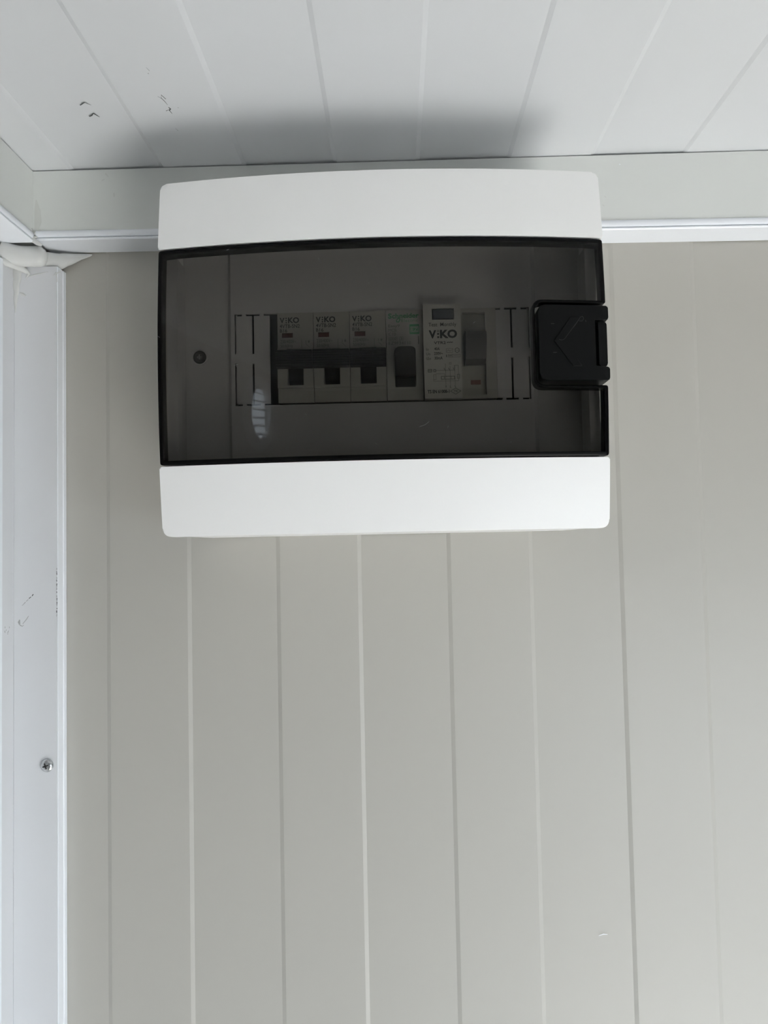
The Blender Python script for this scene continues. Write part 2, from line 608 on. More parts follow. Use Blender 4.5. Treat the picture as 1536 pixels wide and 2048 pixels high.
bead(bm, [(-222.5, -23.5, 166.6, 1.6), (-219.5, -19.5, 166.4, 2.4), (-216.5, -13.6, 166.2, 2.2), (-213.4, -10.8, 164.6, 1.6), (-211.6, -10.4, 162.6, 1.0), (-213.2, -10.2, 160.6, .5)], 12, (1, .7, 1), .10)
obj('smear', bm, M['caulk'], sl, 60)
bm = nb()
bead(bm, [(-218.6, -10.4, 167.4, 3.4), (-218.9, -10.5, 163.5, 3.0), (-218.4, -10.4, 160.0, 2.5), (-219.4, -10.5, 156.0, 2.3), (-219.0, -10.3, 152.0, 1.5), (-219.8, -10.3, 148.0, 1.3), (-219.6, -10.1, 143.0, .6), (-219.7, -10.1, 140.0, .2)], 12, (1, .42, 1), .14)
obj('smear', bm, M['caulk'], sl, 60)
bm = nb()
bead(bm, [(-217.0, -10.1, 151.8, .45), (-215.4, -10.2, 150.9, .8), (-213.6, -10.1, 149.9, .4)], 8, (1, .6, 1), .1)
obj('smear', bm, M['caulk'], sl, 60)
bm = nb()
bead(bm, [(-211.5, -10.05, 161.4, .2), (-207.0, -10.08, 162.6, .35), (-200.5, -10.05, 163.8, .2)], 8, (1, .6, 1), .1)
obj('smear', bm, M['caulk'], sl, 60)
bm = nb()
bead(bm, [(-197.6, -10.05, 161.4, .15), (-195.4, -10.1, 162.8, .35), (-193.2, -9.6, 164.0, .3)], 8, (1, .6, 1), .1)
obj('smear', bm, M['caulk'], sl, 60)
bm = nb()
bead(bm, [(-196.2, -10.05, 163.6, .3), (-195.4, -10.1, 160.8, .35), (-195.0, -10.05, 157.6, .15)], 8, (1, .6, 1), .1)
obj('smear', bm, M['caulk'], sl, 60)


def blob(bm, c, r, jit):
    g = bmesh.ops.create_icosphere(bm, subdivisions=2, radius=1)
    for v in g['verts']:
        k = 1 + random.uniform(-jit, jit)
        v.co = Vector((c[0] + v.co.x * r[0] * k, c[1] + v.co.y * r[1] * k, c[2] + v.co.z * r[2] * k))


lp = thing('sealant_lump', 'small white lump of torn sealant in the corner where the two cornices meet', 'sealant', (-205, -19, 183))
bm = nb()
blob(bm, (-206.2, -19.6, 184.7), (1.1, 1.0, 1.5), .12)
blob(bm, (-203.6, -19.4, 182.4), (.5, .8, 1.0), .12)
blob(bm, (-206.6, -19.8, 182.0), (1.0, .9, .6), .12)
blob(bm, (-203.4, -19.6, 180.6), (1.4, .8, .7), .12)
obj('lump', bm, M['caulk'], lp, 50)
bm = nb()
bead(bm, [(-206.0, -20.2, 180.8, .7), (-204.2, -20.0, 178.6, 1.0), (-202.2, -19.8, 177.0, 1.0), (-199.8, -19.0, 175.8, .5)], 9, (1.3, .5, 1), .12)
obj('smear', bm, M['caulk'], lp, 50)
bm = nb()
blob(bm, (-205.0, -19.9, 182.4), (.8, .6, .9), .2)
obj('pit', bm, M['scuff'], lp, 0)


sc = thing('screw', 'zinc cross-head screw driven into the grey white corner upright', 'screw', (-201.1, -10, -121.0))
bm = nb()
lathe(bm, [(0, -12.1), (1.4, -12.05), (2.6, -11.75), (3.4, -11.2), (3.75, -10.5), (3.75, -9.99), (0, -9.99)], -201.1, -121.0)
obj('head', bm, M['steel'], sc, 30)
bm = nb()
for a in (18, 108):
    pts = []
    for x, z in ((-1.7, -.3), (-.5, -.42), (.5, -.42), (1.7, -.3), (1.7, .3), (.5, .42), (-.5, .42), (-1.7, .3)):
        c, s = math.cos(math.radians(a)), math.sin(math.radians(a))
        pts.append((-201.3 + x * c - z * s, -121.0 + x * s + z * c))
    prism(bm, pts, -12.14 + .002 * a / 18, -11.5, 'y')
obj('cross_recess', bm, M['dark'], sc, 0)

vt = thing('wall_vent', 'round white louvred vent in the left wall, mirrored in the smoked lid', 'vent', (XL, VY, VZ - 60))
bm = nb()
ring = [(VR - 1, -3), (VR + 23, -3), (VR + 23, -2), (VR + 21, 3.5), (VR + 1, 4.5), (VR - 1, 3.5)]
n = 36
rr = [[bm.verts.new((XL + h + 3.02, VY + r_ * math.cos(2 * math.pi * k / n), VZ + r_ * math.sin(2 * math.pi * k / n))) for k in range(n)] for r_, h in ring]
for i in range(len(ring)):
    for k in range(n):
        bm.faces.new((rr[i][k], rr[i][(k + 1) % n], rr[(i + 1) % len(ring)][(k + 1) % n], rr[(i + 1) % len(ring)][k]))
obj('frame', bm, M['pvc'], vt, 40)
for k in range(6):
    z = VZ - 40 + 16 * k
    hw = math.sqrt(max(0, (VR - .6) ** 2 - (z - VZ) ** 2)) - .5
    bm = nb()
    pr = [(XL + 2.0, z - 2.5), (XL + 2.0, z - 1.5), (XL - 8.0, z + 3.5), (XL - 8.0, z + 2.5)]
    A = [bm.verts.new((x, VY - hw, zz)) for x, zz in pr]
    B = [bm.verts.new((x, VY + hw, zz)) for x, zz in pr]
    bm.faces.new(A)
    bm.faces.new(B)
    for i in range(4):
        bm.faces.new((A[i], A[(i + 1) % 4], B[(i + 1) % 4], B[i]))
    obj('slat', bm, M['pvc'], vt, 0)

# ------------------------------------------------------------------ distribution box
X0, X1, Z0, Z1 = -110.6, 100.2, 6.0, 176.7
LZ0, LZ1 = 39.6, 142.0
db = thing('distribution_box', 'white consumer unit with a smoked lid hung on the grey wall under the cornice', 'electrical box', (-5, 0, 6))

bm = nb()
bx0, bx1, bz0, bz1 = -107.0, 96.8, 6.4, 173.5
box(bm, bx0, bx1, -2.2, -.02, bz0, bz1)
box(bm, bx0, bx0 + 2.4, -82, -2.2, bz0, bz1)
box(bm, bx1 - 2.4, bx1, -82, -2.2, bz0, bz1)
box(bm, bx0 + 2.4, bx1 - 2.4, -82, -2.2, bz0, bz0 + 2.4)
box(bm, bx0 + 2.4, bx1 - 2.4, -82, -2.2, bz1 - 2.4, bz1)
obj('back_box', bm, M['abs'], db, 0)


def cover_band(z0, z1, rads, name):
    bm = nb()
    pts = round_poly([(X0, z0), (X1, z0), (X1, z1), (X0, z1)], rads, 6)
    fa, fb = prism(bm, pts, 0, 9, 'y')
    bevel_cap(bm, fa, 1.9, 4)
    bow(bm)
    return obj(name, bm, M['abs'], db, 35)


cover_band(LZ1 + .7, Z1, [1.0, 1.0, 3.0, 3.0], 'top_band')
cover_band(Z0, LZ0 - .7, [4.2, 4.2, 1.0, 1.0], 'bottom_band')

# smoked lid with the notch for the latch
CX, CZ0, CZ1 = 66.0, 72.2, 110.6
lid_poly = round_poly([(X0 + .3, LZ0), (X1 - .3, LZ0), (X1 - .3, CZ0), (CX, CZ0), (CX, CZ1), (X1 - .3, CZ1), (X1 - .3, LZ1), (X0 + .3, LZ1)],
                      [1.4, 1.4, 1.2, 4.0, 4.0, 1.2, 1.4, 1.4], 5)
RW = 1.9
pane_poly = round_poly([(X0 + .3 + RW, LZ0 + RW), (X1 - .3 - RW, LZ0 + RW), (X1 - .3 - RW, CZ0 - 1.2), (CX - 1.2, CZ0 - 1.2), (CX - 1.2, CZ1 + 1.2), (X1 - .3 - RW, CZ1 + 1.2),
                        (X1 - .3 - RW, LZ1 - RW), (X0 + .3 + RW, LZ1 - RW)], [.4, .4, .4, 4.8, 4.8, .4, .4, .4], 5)
bm = nb()
ex0, ex1, ez0, ez1 = X0 + .3 + RW, X1 - .3 - RW, LZ0 + RW, LZ1 - RW
hx, hz0, hz1 = CX - 1.2, CZ0 - 1.2, CZ1 + 1.2
for y, flip in ((.1, False), (2.2, True)):
    for x0, x1, z0, z1 in ((ex0, hx, ez0, hz0), (ex0, hx, hz0, hz1), (ex0, hx, hz1, ez1), (hx, ex1, ez0, hz0), (hx, ex1, hz1, ez1)):
        nx, nz = max(1, round((x1 - x0) / 4)), max(1, round((z1 - z0) / 4))
        g = [[bm.verts.new((x0 + (x1 - x0) * i / nx, y, z0 + (z1 - z0) * j / nz)) for j in range(nz + 1)] for i in range(nx + 1)]
        for i in range(nx):
            for j in range(nz):
                q = (g[i][j], g[i + 1][j], g[i + 1][j + 1], g[i][j + 1])
                bm.faces.new(q[::-1] if flip else q)
    for z, sgn in ((hz0, 1), (hz1, -1)):                       # fillets in the two inner corners of the notch
        arc = [(hx + 4.8 * (1 - math.sin(a)), z + sgn * 4.8 * (1 - math.cos(a))) for a in [math.pi / 2 * k / 6 for k in range(7)]]
        c = bm.verts.new((hx, y, z))
        va = [bm.verts.new((p[0], y, p[1])) for p in arc]
        for a, b in zip(va, va[1:]):
            bm.faces.new((c, a, b) if (sgn > 0) != flip else (c, b, a))
bmesh.ops.remove_doubles(bm, verts=bm.verts[:], dist=.001)
for v in bm.verts:
    v.co.y += surf(v.co.x, v.co.z)
lid = obj('lid', bm, M['lid'], db, 30, None, False)


def ring_wall(bm, pts, width, y0, y1):
    """A wall of WIDTH standing inside the closed outline PTS (counter-clockwise in x, z)."""
    n = len(pts)
    P = [Vector(p) for p in pts]
    inn = []
    for i in range(n):
        a = (P[i] - P[i - 1]).normalized()
        b = (P[(i + 1) % n] - P[i]).normalized()
        na, nb_ = Vector((-a.y, a.x)), Vector((-b.y, b.x))
        q = (na + nb_)
        q = q / max(q.length_squared / 2, .3)
        inn.append(P[i] + q * width)
    V = [[bm.verts.new((p.x, y, p.y)) for p in pp] for pp, y in ((P, y0), (P, y1), (inn, y1), (inn, y0))]
    for s in range(4):
        A, B = V[s], V[(s + 1) % 4]
        for i in range(n):
            bm.faces.new((A[i], A[(i + 1) % n], B[(i + 1) % n], B[i]))


def densify(pts, d=5.0):
    out = []
    for i, p in enumerate(pts):
        q = pts[(i + 1) % len(pts)]
        L = math.dist(p, q)
        k = max(1, int(L / d))
        for j in range(k):
            out.append((p[0] + (q[0] - p[0]) * j / k, p[1] + (q[1] - p[1]) * j / k))
    return out


def densify_pair(P, Q, d=5.0):
    """Two outlines of equal length, their long edges cut alike."""
    A, B = [], []
    for i in range(len(P)):
        p, p2, q, q2 = P[i], P[(i + 1) % len(P)], Q[i], Q[(i + 1) % len(P)]
        k = max(1, int(math.dist(p, p2) / d))
        for j in range(k):
            A.append((p[0] + (p2[0] - p[0]) * j / k, p[1] + (p2[1] - p[1]) * j / k))
            B.append((q[0] + (q2[0] - q[0]) * j / k, q[1] + (q2[1] - q[1]) * j / k))
    return A, B


bm = nb()
o_, i_ = densify_pair(lid_poly, pane_poly)
n_ = len(o_)
sec = [(0, .5), (.35, .12), (.8, 0), (1, .05), (1, 7.0), (0, 7.0)]      # (share of the way inwards, depth)
rr = [[bm.verts.new((a[0] + (b[0] - a[0]) * t, d, a[1] + (b[1] - a[1]) * t)) for a, b in zip(o_, i_)] for t, d in sec]
for k in (4, 5):
    for v in rr[k]:
        if v.co.x > X1 - 4 or v.co.x < X0 + 4:
            v.co.y = 7.5
for k in range(len(sec)):
    A, B = rr[k], rr[(k + 1) % len(sec)]
    for i in range(n_):
        bm.faces.new((A[i], A[(i + 1) % n_], B[(i + 1) % n_], B[i]))
for v in bm.verts:
    v.co.y += surf(v.co.x, v.co.z)
rim = obj('rim', bm, M['rim'], lid, 40)
rim['label'] = 'black rim of the smoked lid'
# fine pale scratches on the lid
for pts in ([(-73.2, 84.2), (-72.0, 84.6), (-71.2, 84.7)], [(11.6, 53.6), (14.2, 54.4), (16.0, 55.8)], [(24.4, 52.8), (24.8, 53.8)], [(37.2, 100.6), (38.2, 101.4)],
            [(-76.6, 139.6), (-75.4, 140.0)], [(-110.2, 100.4), (-109.0, 99.6)], [(-33.2, 133.2), (-32.9, 132.2)], [(-10.4, 120.4), (-10.0, 120.2)],
            [(-40.4, 60.8), (-39.8, 60.2)], [(-8.6, 46.6), (-8.2, 46.2)], [(40.6, 136.0), (41.0, 135.6)], [(53.2, 45.8), (53.6, 46.4)]):
    scuff(lid, [(x, surf(x, z) - .01, z) for x, z in pts], [.14] * len(pts), (0, -1, 0), 'scratch', 'scratch')

# latch
bm = nb()
ly = -1.6
lp_ = round_poly([(67.2, 74.2), (X1 + .2, 74.2), (X1 + .2, 80.3), (93.4, 80.3), (93.4, 102.4), (X1 + .2, 102.4), (X1 + .2, 108.9), (67.2, 108.9)],
                 [3.0, 1.0, .9, 0, 0, .9, 1.0, 3.0], 4)
fa, fb = prism(bm, lp_, ly, 12, 'y')
bevel_cap(bm, fa, .45, 2)
bow(bm, 5.0)
latch = obj('latch', bm, M['latch'], db, 35)
bm = nb()
fa, fb = prism(bm, [(74.2, 91.9), (82.0, 102.9), (86.9, 102.9), (79.4, 92.1), (87.0, 80.4), (82.7, 80.4)], ly - .55, ly + .3, 'y')
bevel_cap(bm, fa, .15, 1)
bow(bm, 5.0)
obj('arrow', bm, M['latch'], latch, 35)
bm = nb()
fa, fb = prism(bm, round_poly([(95.9, 81.0), (X1 - .2, 81.0), (X1 - .2, 101.9), (95.9, 101.9)], [.6, 1.2, 1.2, .6], 4), 0.2, 10, 'y')
bevel_cap(bm, fa, .8, 3)
bow(bm, 5.0)
obj('release_tab', bm, M['latch'], latch, 35)
bm = nb()
box(bm, 92.6, X1 - 1.5, 11.0, 12.2, 80.0, 102.6)
bow(bm, 6.0)
obj('tab_pocket', bm, M['rim'], latch, 35)
for pts in ([(86.6, 103.2), (88.0, 103.6), (88.6, 102.6), (87.8, 101.4), (86.2, 101.2)], [(76.4, 92.6), (77.6, 92.2), (78.8, 92.6)], [(89.4, 102.0), (89.6, 101.0)],
            [(73.0, 100.0), (74.6, 100.0)], [(73.6, 86.6), (75.4, 86.7)], [(78.9, 92.6), (86.6, 102.6)]):
    o_ = scuff(latch, [(x, surf(x, z) + ly - (.57 if 76 < x < 87 and z < 103 else .02), z) for x, z in pts], [.09] * len(pts), (0, -1, 0), 'scratch2', 'scratch')

# inner cover plate: window for the modules, raised middle, side fields, slits of the blanking strips
WX0, WX1, WZ0, WZ1 = -78.4, 68.0, 70.5, 116.4
PY, SY = -71.0, -68.5
PX0, PX1, PZ0, PZ1 = -104.5, 94.2, 9, 170.9
bm = nb()
TX0, TX1 = -80.2, 69.4
for x0, x1, z0, z1 in ((TX0, WX0, PZ0, PZ1), (WX1, TX1, PZ0, PZ1), (WX0, WX1, PZ0, WZ0), (WX0, WX1, WZ1, PZ1)):
    box(bm, x0, x1, PY, PY + 1.6, z0, z1)
for xa, xb, xc_ in ((TX0, TX0 - 1.6, PX0), (TX1, TX1 + 2.4, PX1)):
    # sloping shoulder and the flat side field
    vs = [bm.verts.new((x, y, z)) for z in (PZ0, PZ1) for x, y in ((xa, PY), (xb, SY), (xc_, SY), (xc_, SY + 1.6), (xb, SY + 1.6), (xa, PY + 1.6))]
    bm.faces.new(vs[:6])
    bm.faces.new(vs[6:])
    for i in range(6):
        bm.faces.new((vs[i], vs[(i + 1) % 6], vs[6 + (i + 1) % 6], vs[6 + i]))
plate = obj('cover_plate', bm, M['plate'], db, 25)
for x in (PX0, PX1):
    bm = nb()
    box(bm, x - (4.0 if x < 0 else 1.0), x + (1.0 if x < 0 else 4.0), SY - 14.5, SY + 1.5, LZ0 + 1, LZ1 - 1)
    obj('side_rib', bm, M['plate'], plate, 0)
# double square moulded into the right side field
bm = nb()
for h in (3.1, 1.6):
    p = [(83.7 - h, 65.2 - h), (83.7 + h, 65.2 - h), (83.7 + h, 65.2 + h), (83.7 - h, 65.2 + h)]
    ring_wall(bm, p, .35, SY - .3, SY + .1)
obj('double_square', bm, M['plate'], plate, 0)
# blanking strips with break-out bridges
for a, b in ((-77.6, -69.7), (-68.7, -60.9), (51.5, 58.6), (59.6, 67.2)):
    bm = nb()
    box(bm, a, b, PY + .05, PY + 1.6, WZ0 + .9, WZ1 - .9)
    c = a + (2.9 if a < 0 else 2.3)
    box(bm, c, c + 2.0, PY + .05, PY + 1.5, WZ1 - .9, WZ1 + .1)
    box(bm, c, c + 2.0, PY + .05, PY + 1.5, WZ0 - .1, WZ0 + .9)
    side = (a - 1.02, a) if a < 0 else (b, b + 1.02)
    box(bm, side[0], side[1], PY + .05, PY + 1.5, 91.6, 96.4)
    obj('blank_strip', bm, M['plate'], plate, 0)
# cover screw in its dimple
bm = nb()
lathe(bm, [(4.1, SY - .02), (4.0, SY - .5), (3.5, SY - .5), (3.3, SY - .05)], -96.6, 95.9)
scr = obj('screw_seat', bm, M['plate'], plate, 30)
bm = nb()
lathe(bm, [(3.3, SY - .02), (3.2, SY - .35), (2.5, SY - .75), (2.3, SY - .5), (1.6, SY - .5), (1.4, SY - .75), (.9, SY - .75), (.7, SY - .4), (0, SY - .4)], -96.6, 95.9)
obj('cover_screw', bm, M['toggle3'], plate, 25)
bm = nb()
box(bm, -96.6 - .22, -96.6 + .22, SY - .85, SY - .3, 94.7, 97.1)
box(bm, -96.6 - 1.2, -96.6 + 1.2, SY - .86, SY - .3, 95.9 - .22, 95.9 + .22)
obj('cross_slot', bm, M['steel'], plate, 0)
# near-black plates added behind the gaps, standing in for shade inside the box
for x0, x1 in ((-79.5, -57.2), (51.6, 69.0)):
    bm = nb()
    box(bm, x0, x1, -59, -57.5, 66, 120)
    obj('gap_shade_plate', bm, M['rim'], db, 0)
# mounting rail
bm = nb()
prism(bm, [(-9.5, 76), (-8.5, 76), (-8.5, 80.5), (-3, 80.5), (-3, 106), (-8.5, 106), (-8.5, 110.5), (-9.5, 110.5), (-9.5, 105), (-4, 105), (-4, 81.5), (-9.5, 81.5)], -95, 88, 'x')
obj('mounting_rail', bm, M['rail'], db, 0)

# ------------------------------------------------------------------ breakers
KP = 4.07


def px(x0, px0, u):
    return x0 + (u - px0) / KP


# --- the three alike breakers
BX, BT = -56.9, 116.3


def bu(u):
    return BX + (u - 555) / KP


def bv(v_):
    return BT - (v_ - 626) / KP


mcb = thing('circuit_breaker', 'leftmost grey circuit breaker, beside the dark gap in the row', 'circuit breaker', (BX, -9.5, 93), 'ribbed-toggle breakers')
bm = nb()
L, R = BX + .12, BX + 17.78
BB = -9.6
box(bm, L, R, BB, -62, 71.2, BT - .1)
box(bm, L, R, -62, -72, bv(700), BT - .1)
box(bm, L, BX + 4.9, -62, -73.6, 79.6, bv(700))
box(bm, BX + 12.9, R, -62, -73.6, 79.6, bv(700))
box(bm, L, R, -62, -73.6, 78.4, 79.6)
box(bm, L, R, -62, -72, 71.2, 78.4)
body = obj('body', bm, M['body'], mcb, 0)
bm = nb()
yb = -72.05
add_text(bm, 'V', bu(560), bu(570), bv(647.3), bv(636), yb, .035)
add_text(bm, 'KO', bu(577), bu(599.5), bv(647.5), bv(635.5), yb, .035)
for v_ in (637.2, 641.8, 646.2):
    disc(bm, bu(573.3), bv(v_), .36, yb, 10)
add_text(bm, '4VTB-SN2', bu(560.3), bu(600.5), bv(657.3), bv(649.6), yb, .008)
add_text(bm, 'B16', bu(560.3), bu(575), bv(666.3), bv(659.2), yb, .008)
obj('lettering', bm, M['ink'], mcb, 0)
bm = nb()
add_text(bm, '230/400V~', bu(561), bu(593), bv(688.5), bv(681), yb)
add_text(bm, '50/60Hz', bu(561), bu(586), bv(697.2), bv(690.5), yb)
line(bm, (bu(604), bv(682)), (bu(604), bv(699)), .18, yb)
line(bm, (bu(612.5), bv(683.5)), (bu(612.5), bv(688)), .22, yb)
for a in range(0, 180, 45):
    c, s = math.cos(math.radians(a)) * .55, math.sin(math.radians(a)) * .75
    line(bm, (bu(618.6) - c, bv(685.8) - s), (bu(618.6) + c, bv(685.8) + s), .16, yb - .001 * a / 45)
line(bm, (bu(612), bv(690)), (bu(619.5), bv(697)), .15, yb)
obj('lettering', bm, M['ink2'], mcb, 0)
bm = nb()
box(bm, bu(565), bu(586.3), -71.9, -72.12, bv(677.2), bv(668.4))
fl = obj('indicator_flag', bm, M['flag'], mcb, 0)
fl['label'] = 'brown red indicator flag'
bm = nb()
box(bm, bu(564.6), bu(586.7), -71.9, -72.3, bv(668.6), bv(668.0))
box(bm, bu(564.6), bu(565.1), -71.9, -72.3, bv(677.6), bv(668.6))
obj('flag_recess', bm, M['dark'], mcb, 0)
bm = nb()
prism(bm, [(-62, 79.7), (-64.5, 79.7), (-68, 83), (-70.5, 89), (-72, 95), (-72, 96.5), (-62, 96.5)], BX + 5.0, BX + 12.8, 'x')
tgz0, tgz1 = 87.4, 95.7
prof = [(-73.7, tgz1), (-73.7, tgz0 + .4), (-75, tgz0)]
nr = 7
for k in range(nr):
    za = tgz0 + (tgz1 - tgz0) * k / nr
    zb = tgz0 + (tgz1 - tgz0) * (k + .62) / nr
    yy = -79.6 - .12 * k
    prof += [(yy, za), (yy - .1, zb), (yy + .75, zb + .02), (yy + .75, za + (tgz1 - tgz0) / nr)]
prof += [(-77.5, tgz1)]
prism(bm, prof, BX + .15, BX + 17.75, 'x')
tg = obj('toggle', bm, M['toggle'], mcb, 0)
tg['label'] = 'dark ribbed toggle, switched up'
m2 = dup(mcb, 18, 0, 'second of the three alike grey breakers with ribbed toggles, between two like it', 'ribbed-toggle breakers')
m3 = dup(mcb, 36, 0, 'third grey ribbed-toggle breaker, beside the one with green print', 'ribbed-toggle breakers')

# --- breaker with the green print
GX = BX + 54
GT = 116.4


def gu(u):
    return GX + (u - 772.3) / KP


def gv(v_):
    return GT - (v_ - 620.5) / KP


mg = thing('circuit_breaker', 'white circuit breaker with green print and a round-topped black toggle', 'circuit breaker', (GX, -9.5, 93))
bm = nb()
L, R = GX + .12, GX + 17.85
tl, tr_, tt, tb = gu(788), gu(831), gv(695), gv(778)
box(bm, L, R, BB, -61, 71.2, GT - .1)
# front skin with the arched opening for the toggle
arch = round_poly([(tl, tb), (tr_, tb), (tr_, tt), (tl, tt)], [.8, .8, 3.4, 3.4], 6)
outer = [(L, 71.2), (R, 71.2), (R, GT - .1), (L, GT - .1)]
vo = [bm.verts.new((x, -72.2, z)) for x, z in outer]
vi = [bm.verts.new((x, -72.2, z)) for x, z in arch]
es = [bm.edges.new((a[i], a[(i + 1) % len(a)])) for a in (vo, vi) for i in range(len(a))]
bmesh.ops.triangle_fill(bm, edges=es, use_beauty=True)
for ring in (vo, vi):
    bk = [bm.verts.new((v.co.x, -61, v.co.z)) for v in ring]
    for i in range(len(ring)):
        j = (i + 1) % len(ring)
        bm.faces.new((ring[i], ring[j], bk[j], bk[i]))
obj('body', bm, M['body2'], mg, 0)
bm = nb()
yg = -72.25
add_text(bm, 'S', gu(776.8), gu(784.2), gv(638.6), gv(627.8), yg, .04)
add_text(bm, 'ch', gu(784.8), gu(798.0), gv(638.4), gv(628), yg, .02)
add_text(bm, 'neider', gu(799.6), gu(838.5), gv(638.2), gv(627.8), yg, .02)
for p, q in (((797.6, 637), (800.6, 641)), ((800.6, 641), (797.8, 645.8)), ((797.8, 645.8), (793.8, 645.4)), ((793.8, 645.4), (793.4, 642.2)), ((793.4, 642.2), (797.6, 637))):
    line(bm, (gu(p[0]), gv(p[1])), (gu(q[0]), gv(q[1])), .42, yg)
add_text(bm, 'Electric', gu(803.5), gu(836.5), gv(646), gv(639.8), yg - .01, 0, 1.25)
ez = round_poly([(gu(819.4), gv(671)), (gu(839), gv(671)), (gu(839), gv(651)), (gu(819.4), gv(651))], .3, 2)
bm.faces.new([bm.verts.new((x, yg, z)) for x, z in ez])
gl_ = obj('green_lettering', bm, M['green'], mg, 0)
gl_['label'] = 'green maker name and square green badge'
bm = nb()
ring_wall(bm, [(gu(821.3), gv(667.2)), (gu(837.2), gv(667.2)), (gu(837.2), gv(655.6)), (gu(821.3), gv(655.6))], .26, yg - .02, yg - .01)
add_text(bm, 'EZ', gu(823.4), gu(835.6), gv(665.2), gv(657.6), yg - .02, .01)
obj('badge_lettering', bm, M['label'], mg, 0)
bm = nb()
add_text(bm, 'Easy9', gu(776.8), gu(800.2), gv(657.8), gv(650.4), yg, .015)
add_text(bm, 'MCB', gu(777), gu(793.4), gv(665.2), gv(659.2), yg)
add_text(bm, 'C10', gu(777), gu(791.8), gv(673.2), gv(667.2), yg)
add_text(bm, '6000', gu(778.4), gu(792.6), gv(682), gv(677.2), yg)
add_text(bm, '3', gu(800.2), gu(804.4), gv(682), gv(677.2), yg)
for a, b in ((776.8, 794.6), (798.4, 806.6)):
    ring_wall(bm, [(gu(a), gv(683.3)), (gu(b), gv(683.3)), (gu(b), gv(675.9)), (gu(a), gv(675.9))], .12, yg - .01, yg + .01)
add_text(bm, 'EZ9F34110', gu(777), gu(822), gv(691.6), gv(685.4), yg)
for v_ in (676, 680, 684, 688):
    line(bm, (gu(837), gv(v_)), (gu(837), gv(v_ + 2.4)), .5, yg)
obj('lettering', bm, M['ink2'], mg, 0)
bm = nb()
tp = round_poly([(tl + .35, 83.0), (tr_ - .35, 83.0), (tr_ - .35, 95.9), (tl + .35, 95.9)], [.3, .3, 2.9, 2.9], 6)
fa, fb = prism(bm, tp, -80.5, -61.2, 'y')
for v in bm.verts:
    if v.co.y < -70:
        v.co.y += max(0, (89.0 - v.co.z)) * 1.3 + max(0, (v.co.z - 94)) * .5
bevel_all(bm, .5, 2)
box(bm, tl + .4, tr_ - .4, -69.5, -61.2, tb + .4, 84.5)
tg2 = obj('toggle', bm, M['toggle2'], mg, 35)
tg2['label'] = 'black round-topped toggle'

# --- two-module residual current breaker
RX = BX + 72.15


def ru(u):
    return RX + (u - 845) / 4.12


def rv(v_):
    return 117.0 - (v_ - 610) / 4.12


rc = thing('residual_current_breaker', 'wide residual current breaker with a printed front label and grey test button', 'circuit breaker', (RX, -9.5, 93))
bm = nb()
RR = RX + 36.0
xa, xb, xm = ru(925.5), ru(972), ru(921.5)
box(bm, RX + .1, RR, BB, -69.6, 71.2, 116.2)
box(bm, RX + .1, xm, -69.6, -71.1, 71.2, 116.2)
box(bm, xm, xa, -69.6, -72.4, 71.2, 116.2)
box(bm, xb, RR, -69.6, -72.4, 71.2, 116.2)
box(bm, xa, xb, -69.6, -72.4, rv(622), 116.2)
box(bm, xa, xb, -69.6, -72.4, 71.2, rv(791))
obj('body', bm, M['body'], rc, 0)
bm = nb()
# label carrier with the opening for the test button
lz0, lz1 = 71.0, rv(608.5)
tb0 = (ru(863.3), ru(908.2), rv(640), rv(617.5))
box(bm, RX + .1, tb0[0], -71.1, -76, lz0, lz1)
box(bm, tb0[1], xm - .1, -71.1, -76, lz0, lz1)
box(bm, tb0[0], tb0[1], -71.1, -76, lz0, tb0[2])
box(bm, tb0[0], tb0[1], -71.1, -76, tb0[3], lz1)
obj('label_carrier', bm, M['label'], rc, 0)
bm = nb()
box(bm, tb0[0] + .4, tb0[1] - .4, -69.8, -76.6, tb0[2] + .35, tb0[3] - .35)
bevel_all(bm, .35, 2)
b_ = obj('test_button', bm, M['button'], rc, 30)
b_['label'] = 'blue grey rectangular test button'
bm = nb()
yr = -76.05
add_text(bm, 'Test  Monthly', ru(856), ru(912.2), rv(656), rv(646), yr, .004)
add_text(bm, 'V', ru(856), ru(871.2), rv(678), rv(661.2), yr, .045)
add_text(bm, 'KO', ru(878.6), ru(913.2), rv(678.2), rv(660.6), yr, .045)
for v_ in (668.8, 675.4):
    box(bm, ru(873.2), ru(876.8), yr, yr + .01, rv(v_ + 2), rv(v_ - 1.6))
ring_wall(bm, [(ru(873.2), rv(665)), (ru(876.8), rv(665)), (ru(876.8), rv(661.4)), (ru(873.2), rv(661.4))], .2, yr, yr + .01)
add_text(bm, 'VTR2', ru(866), ru(890), rv(689.8), rv(684.2), yr, .02)
for k in range(3):
    line(bm, (ru(893 + 4 * k), rv(687)), (ru(895.6 + 4 * k), rv(686.2)), .35, yr)
add_text(bm, 'In', ru(850.4), ru(855.4), rv(702.8), rv(697.2), yr)
add_text(bm, 'Un', ru(850.4), ru(858.2), rv(712), rv(706.4), yr)
add_text(bm, 'I∆n', ru(850.4), ru(859.2), rv(721.2), rv(715.6), yr)
add_text(bm, '40A', ru(866.6), ru(877.6), rv(702.2), rv(696.2), yr, .025)
add_text(bm, '230V~', ru(866), ru(883.6), rv(711.8), rv(705.6), yr, .025)
add_text(bm, '30mA', ru(866.6), ru(883), rv(721.2), rv(715), yr, .025)
add_text(bm, 'TS EN 61008-1', ru(851.2), ru(895), rv(789.4), rv(782.4), yr, .03)
obj('lettering', bm, M['ink'], rc, 0)
bm = nb()
yq = -76.04


def seg(*pts, w=.16):
    for i, (p, q) in enumerate(zip(pts, pts[1:])):
        line(bm, (ru(p[0]), rv(p[1])), (ru(q[0]), rv(q[1])), w, yq - .0015 * i)


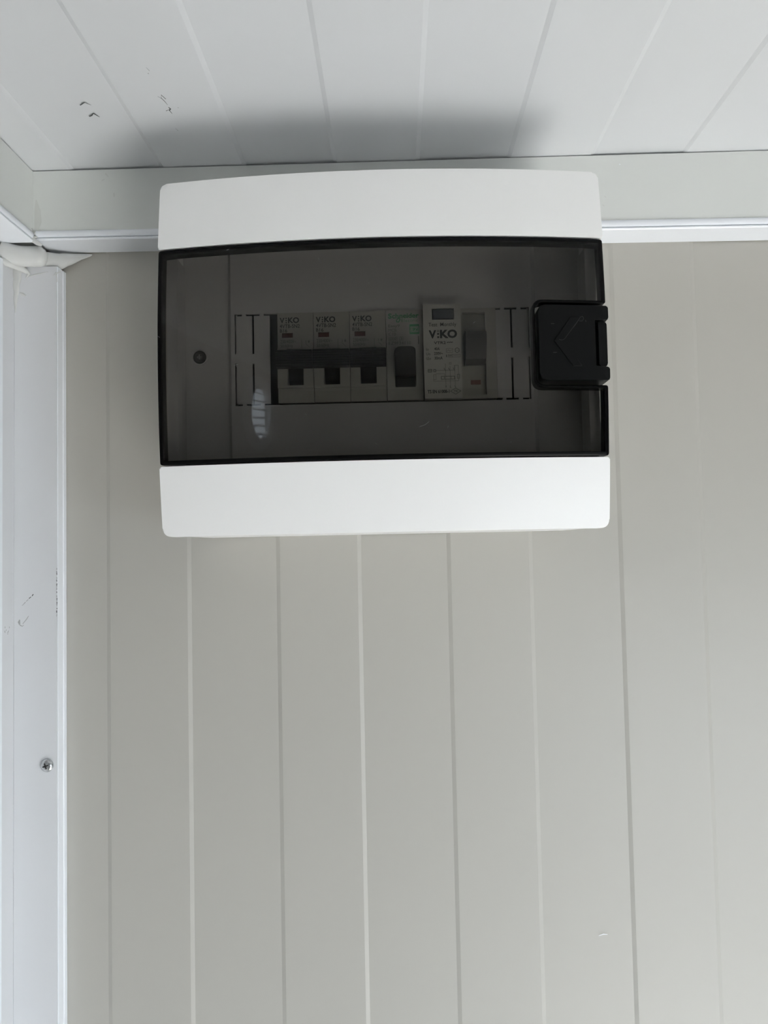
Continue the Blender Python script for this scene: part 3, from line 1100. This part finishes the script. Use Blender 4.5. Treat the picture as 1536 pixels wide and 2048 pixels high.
# type symbols
seg((890.5, 699.4), (903.6, 699.4), (903.6, 707), (890.5, 707), (890.5, 699.4))
seg((892, 704.8), (895, 702), (898, 704.4), (902, 702))
for k in range(6):
    a = math.radians(60 * k + 30)
    b = math.radians(60 * k + 90)
    seg((912.4 + 4.6 * math.cos(a), 703 + 5 * math.sin(a)), (912.4 + 4.6 * math.cos(b), 703 + 5 * math.sin(b)), w=.3)
seg((909.6, 703), (915.2, 703))
seg((891, 712.6), (891, 715.6), w=.5)
for a, b in ((894.5, 903), (903, 918)):
    seg((a, 711.2), (b, 711.2), (b, 716.8), (a, 716.8), (a, 711.2))
seg((905, 714), (916, 714))
seg((896, 714), (901, 714), w=.4)
# wiring diagram
seg((853.4, 740.6), (860.4, 740.6), (860.4, 746.2), (853.4, 746.2), (853.4, 740.6), w=.35)
seg((853.4, 743.4), (861, 743.4), w=.35)
seg((864.4, 741.4), (868.4, 741.4), (868.4, 745.6), (864.4, 745.6), (864.4, 741.4), w=.4)
seg((869, 743.3), (906.4, 743.3), w=.2)
for x in (888.3, 897.3, 906.8):
    seg((x, 730 if x < 890 else 735), (x, 742))
    seg((x - 3, 739), (x, 744.5), w=.3)
    seg((x, 745), (x, 778))
seg((896.2, 727.6), (899.6, 727.6), (899.6, 731), (896.2, 731), (896.2, 727.6))
seg((906, 740), (906, 733.6), (914, 733.6), (914, 765), (864, 765), (864, 751.5), (868.6, 751.5), (868.6, 762), (864.5, 762))
seg((869, 750), (886, 750), (886, 755))
seg((879.4, 755.6), (906, 755.6), (906, 761.4), (879.4, 761.4), (879.4, 755.6), w=.3)
seg((885.5, 755.6), (885.5, 761.4), w=.3)
seg((899.4, 755.6), (899.4, 761.4))
seg((911.8, 752), (916, 752), (916, 760), (911.8, 760), (911.8, 752), w=.25)
seg((887, 775), (888.3, 778.5), (889.6, 775))
seg((896.4, 775), (896.4, 778.6), (899.8, 778.6))
seg((905.4, 775), (908.4, 778))
# standards diamond
seg((897.2, 785.8), (907.4, 779.6), (917.6, 785.8), (907.4, 792), (897.2, 785.8), w=.25)
add_text(bm, 'TSE', ru(903.2), ru(911.8), rv(788), rv(783.6), yq - .02, .02)
obj('wiring_diagram', bm, M['ink2'], rc, 0)
bm = nb()
ta, tb_ = ru(929), ru(973) - .1
prism(bm, [(-69.7, 88.0), (-72.6, 88.0), (-77.0, 89.6), (-80.5, 99.6), (-80.2, 102.4), (-76.5, 103.2), (-69.7, 103.4)], ta, tb_ - .5, 'x')
bevel_all(bm, .35, 2, 30)
t3 = obj('toggle', bm, M['toggle3'], rc, 35)
t3['label'] = 'charcoal wedge toggle, switched up'
bm = nb()
box(bm, ru(941), ru(961), -69.5, -69.9, rv(768), rv(759))
f2 = obj('indicator_flag', bm, M['flag2'], rc, 0)
f2['label'] = 'faded red indicator flag'
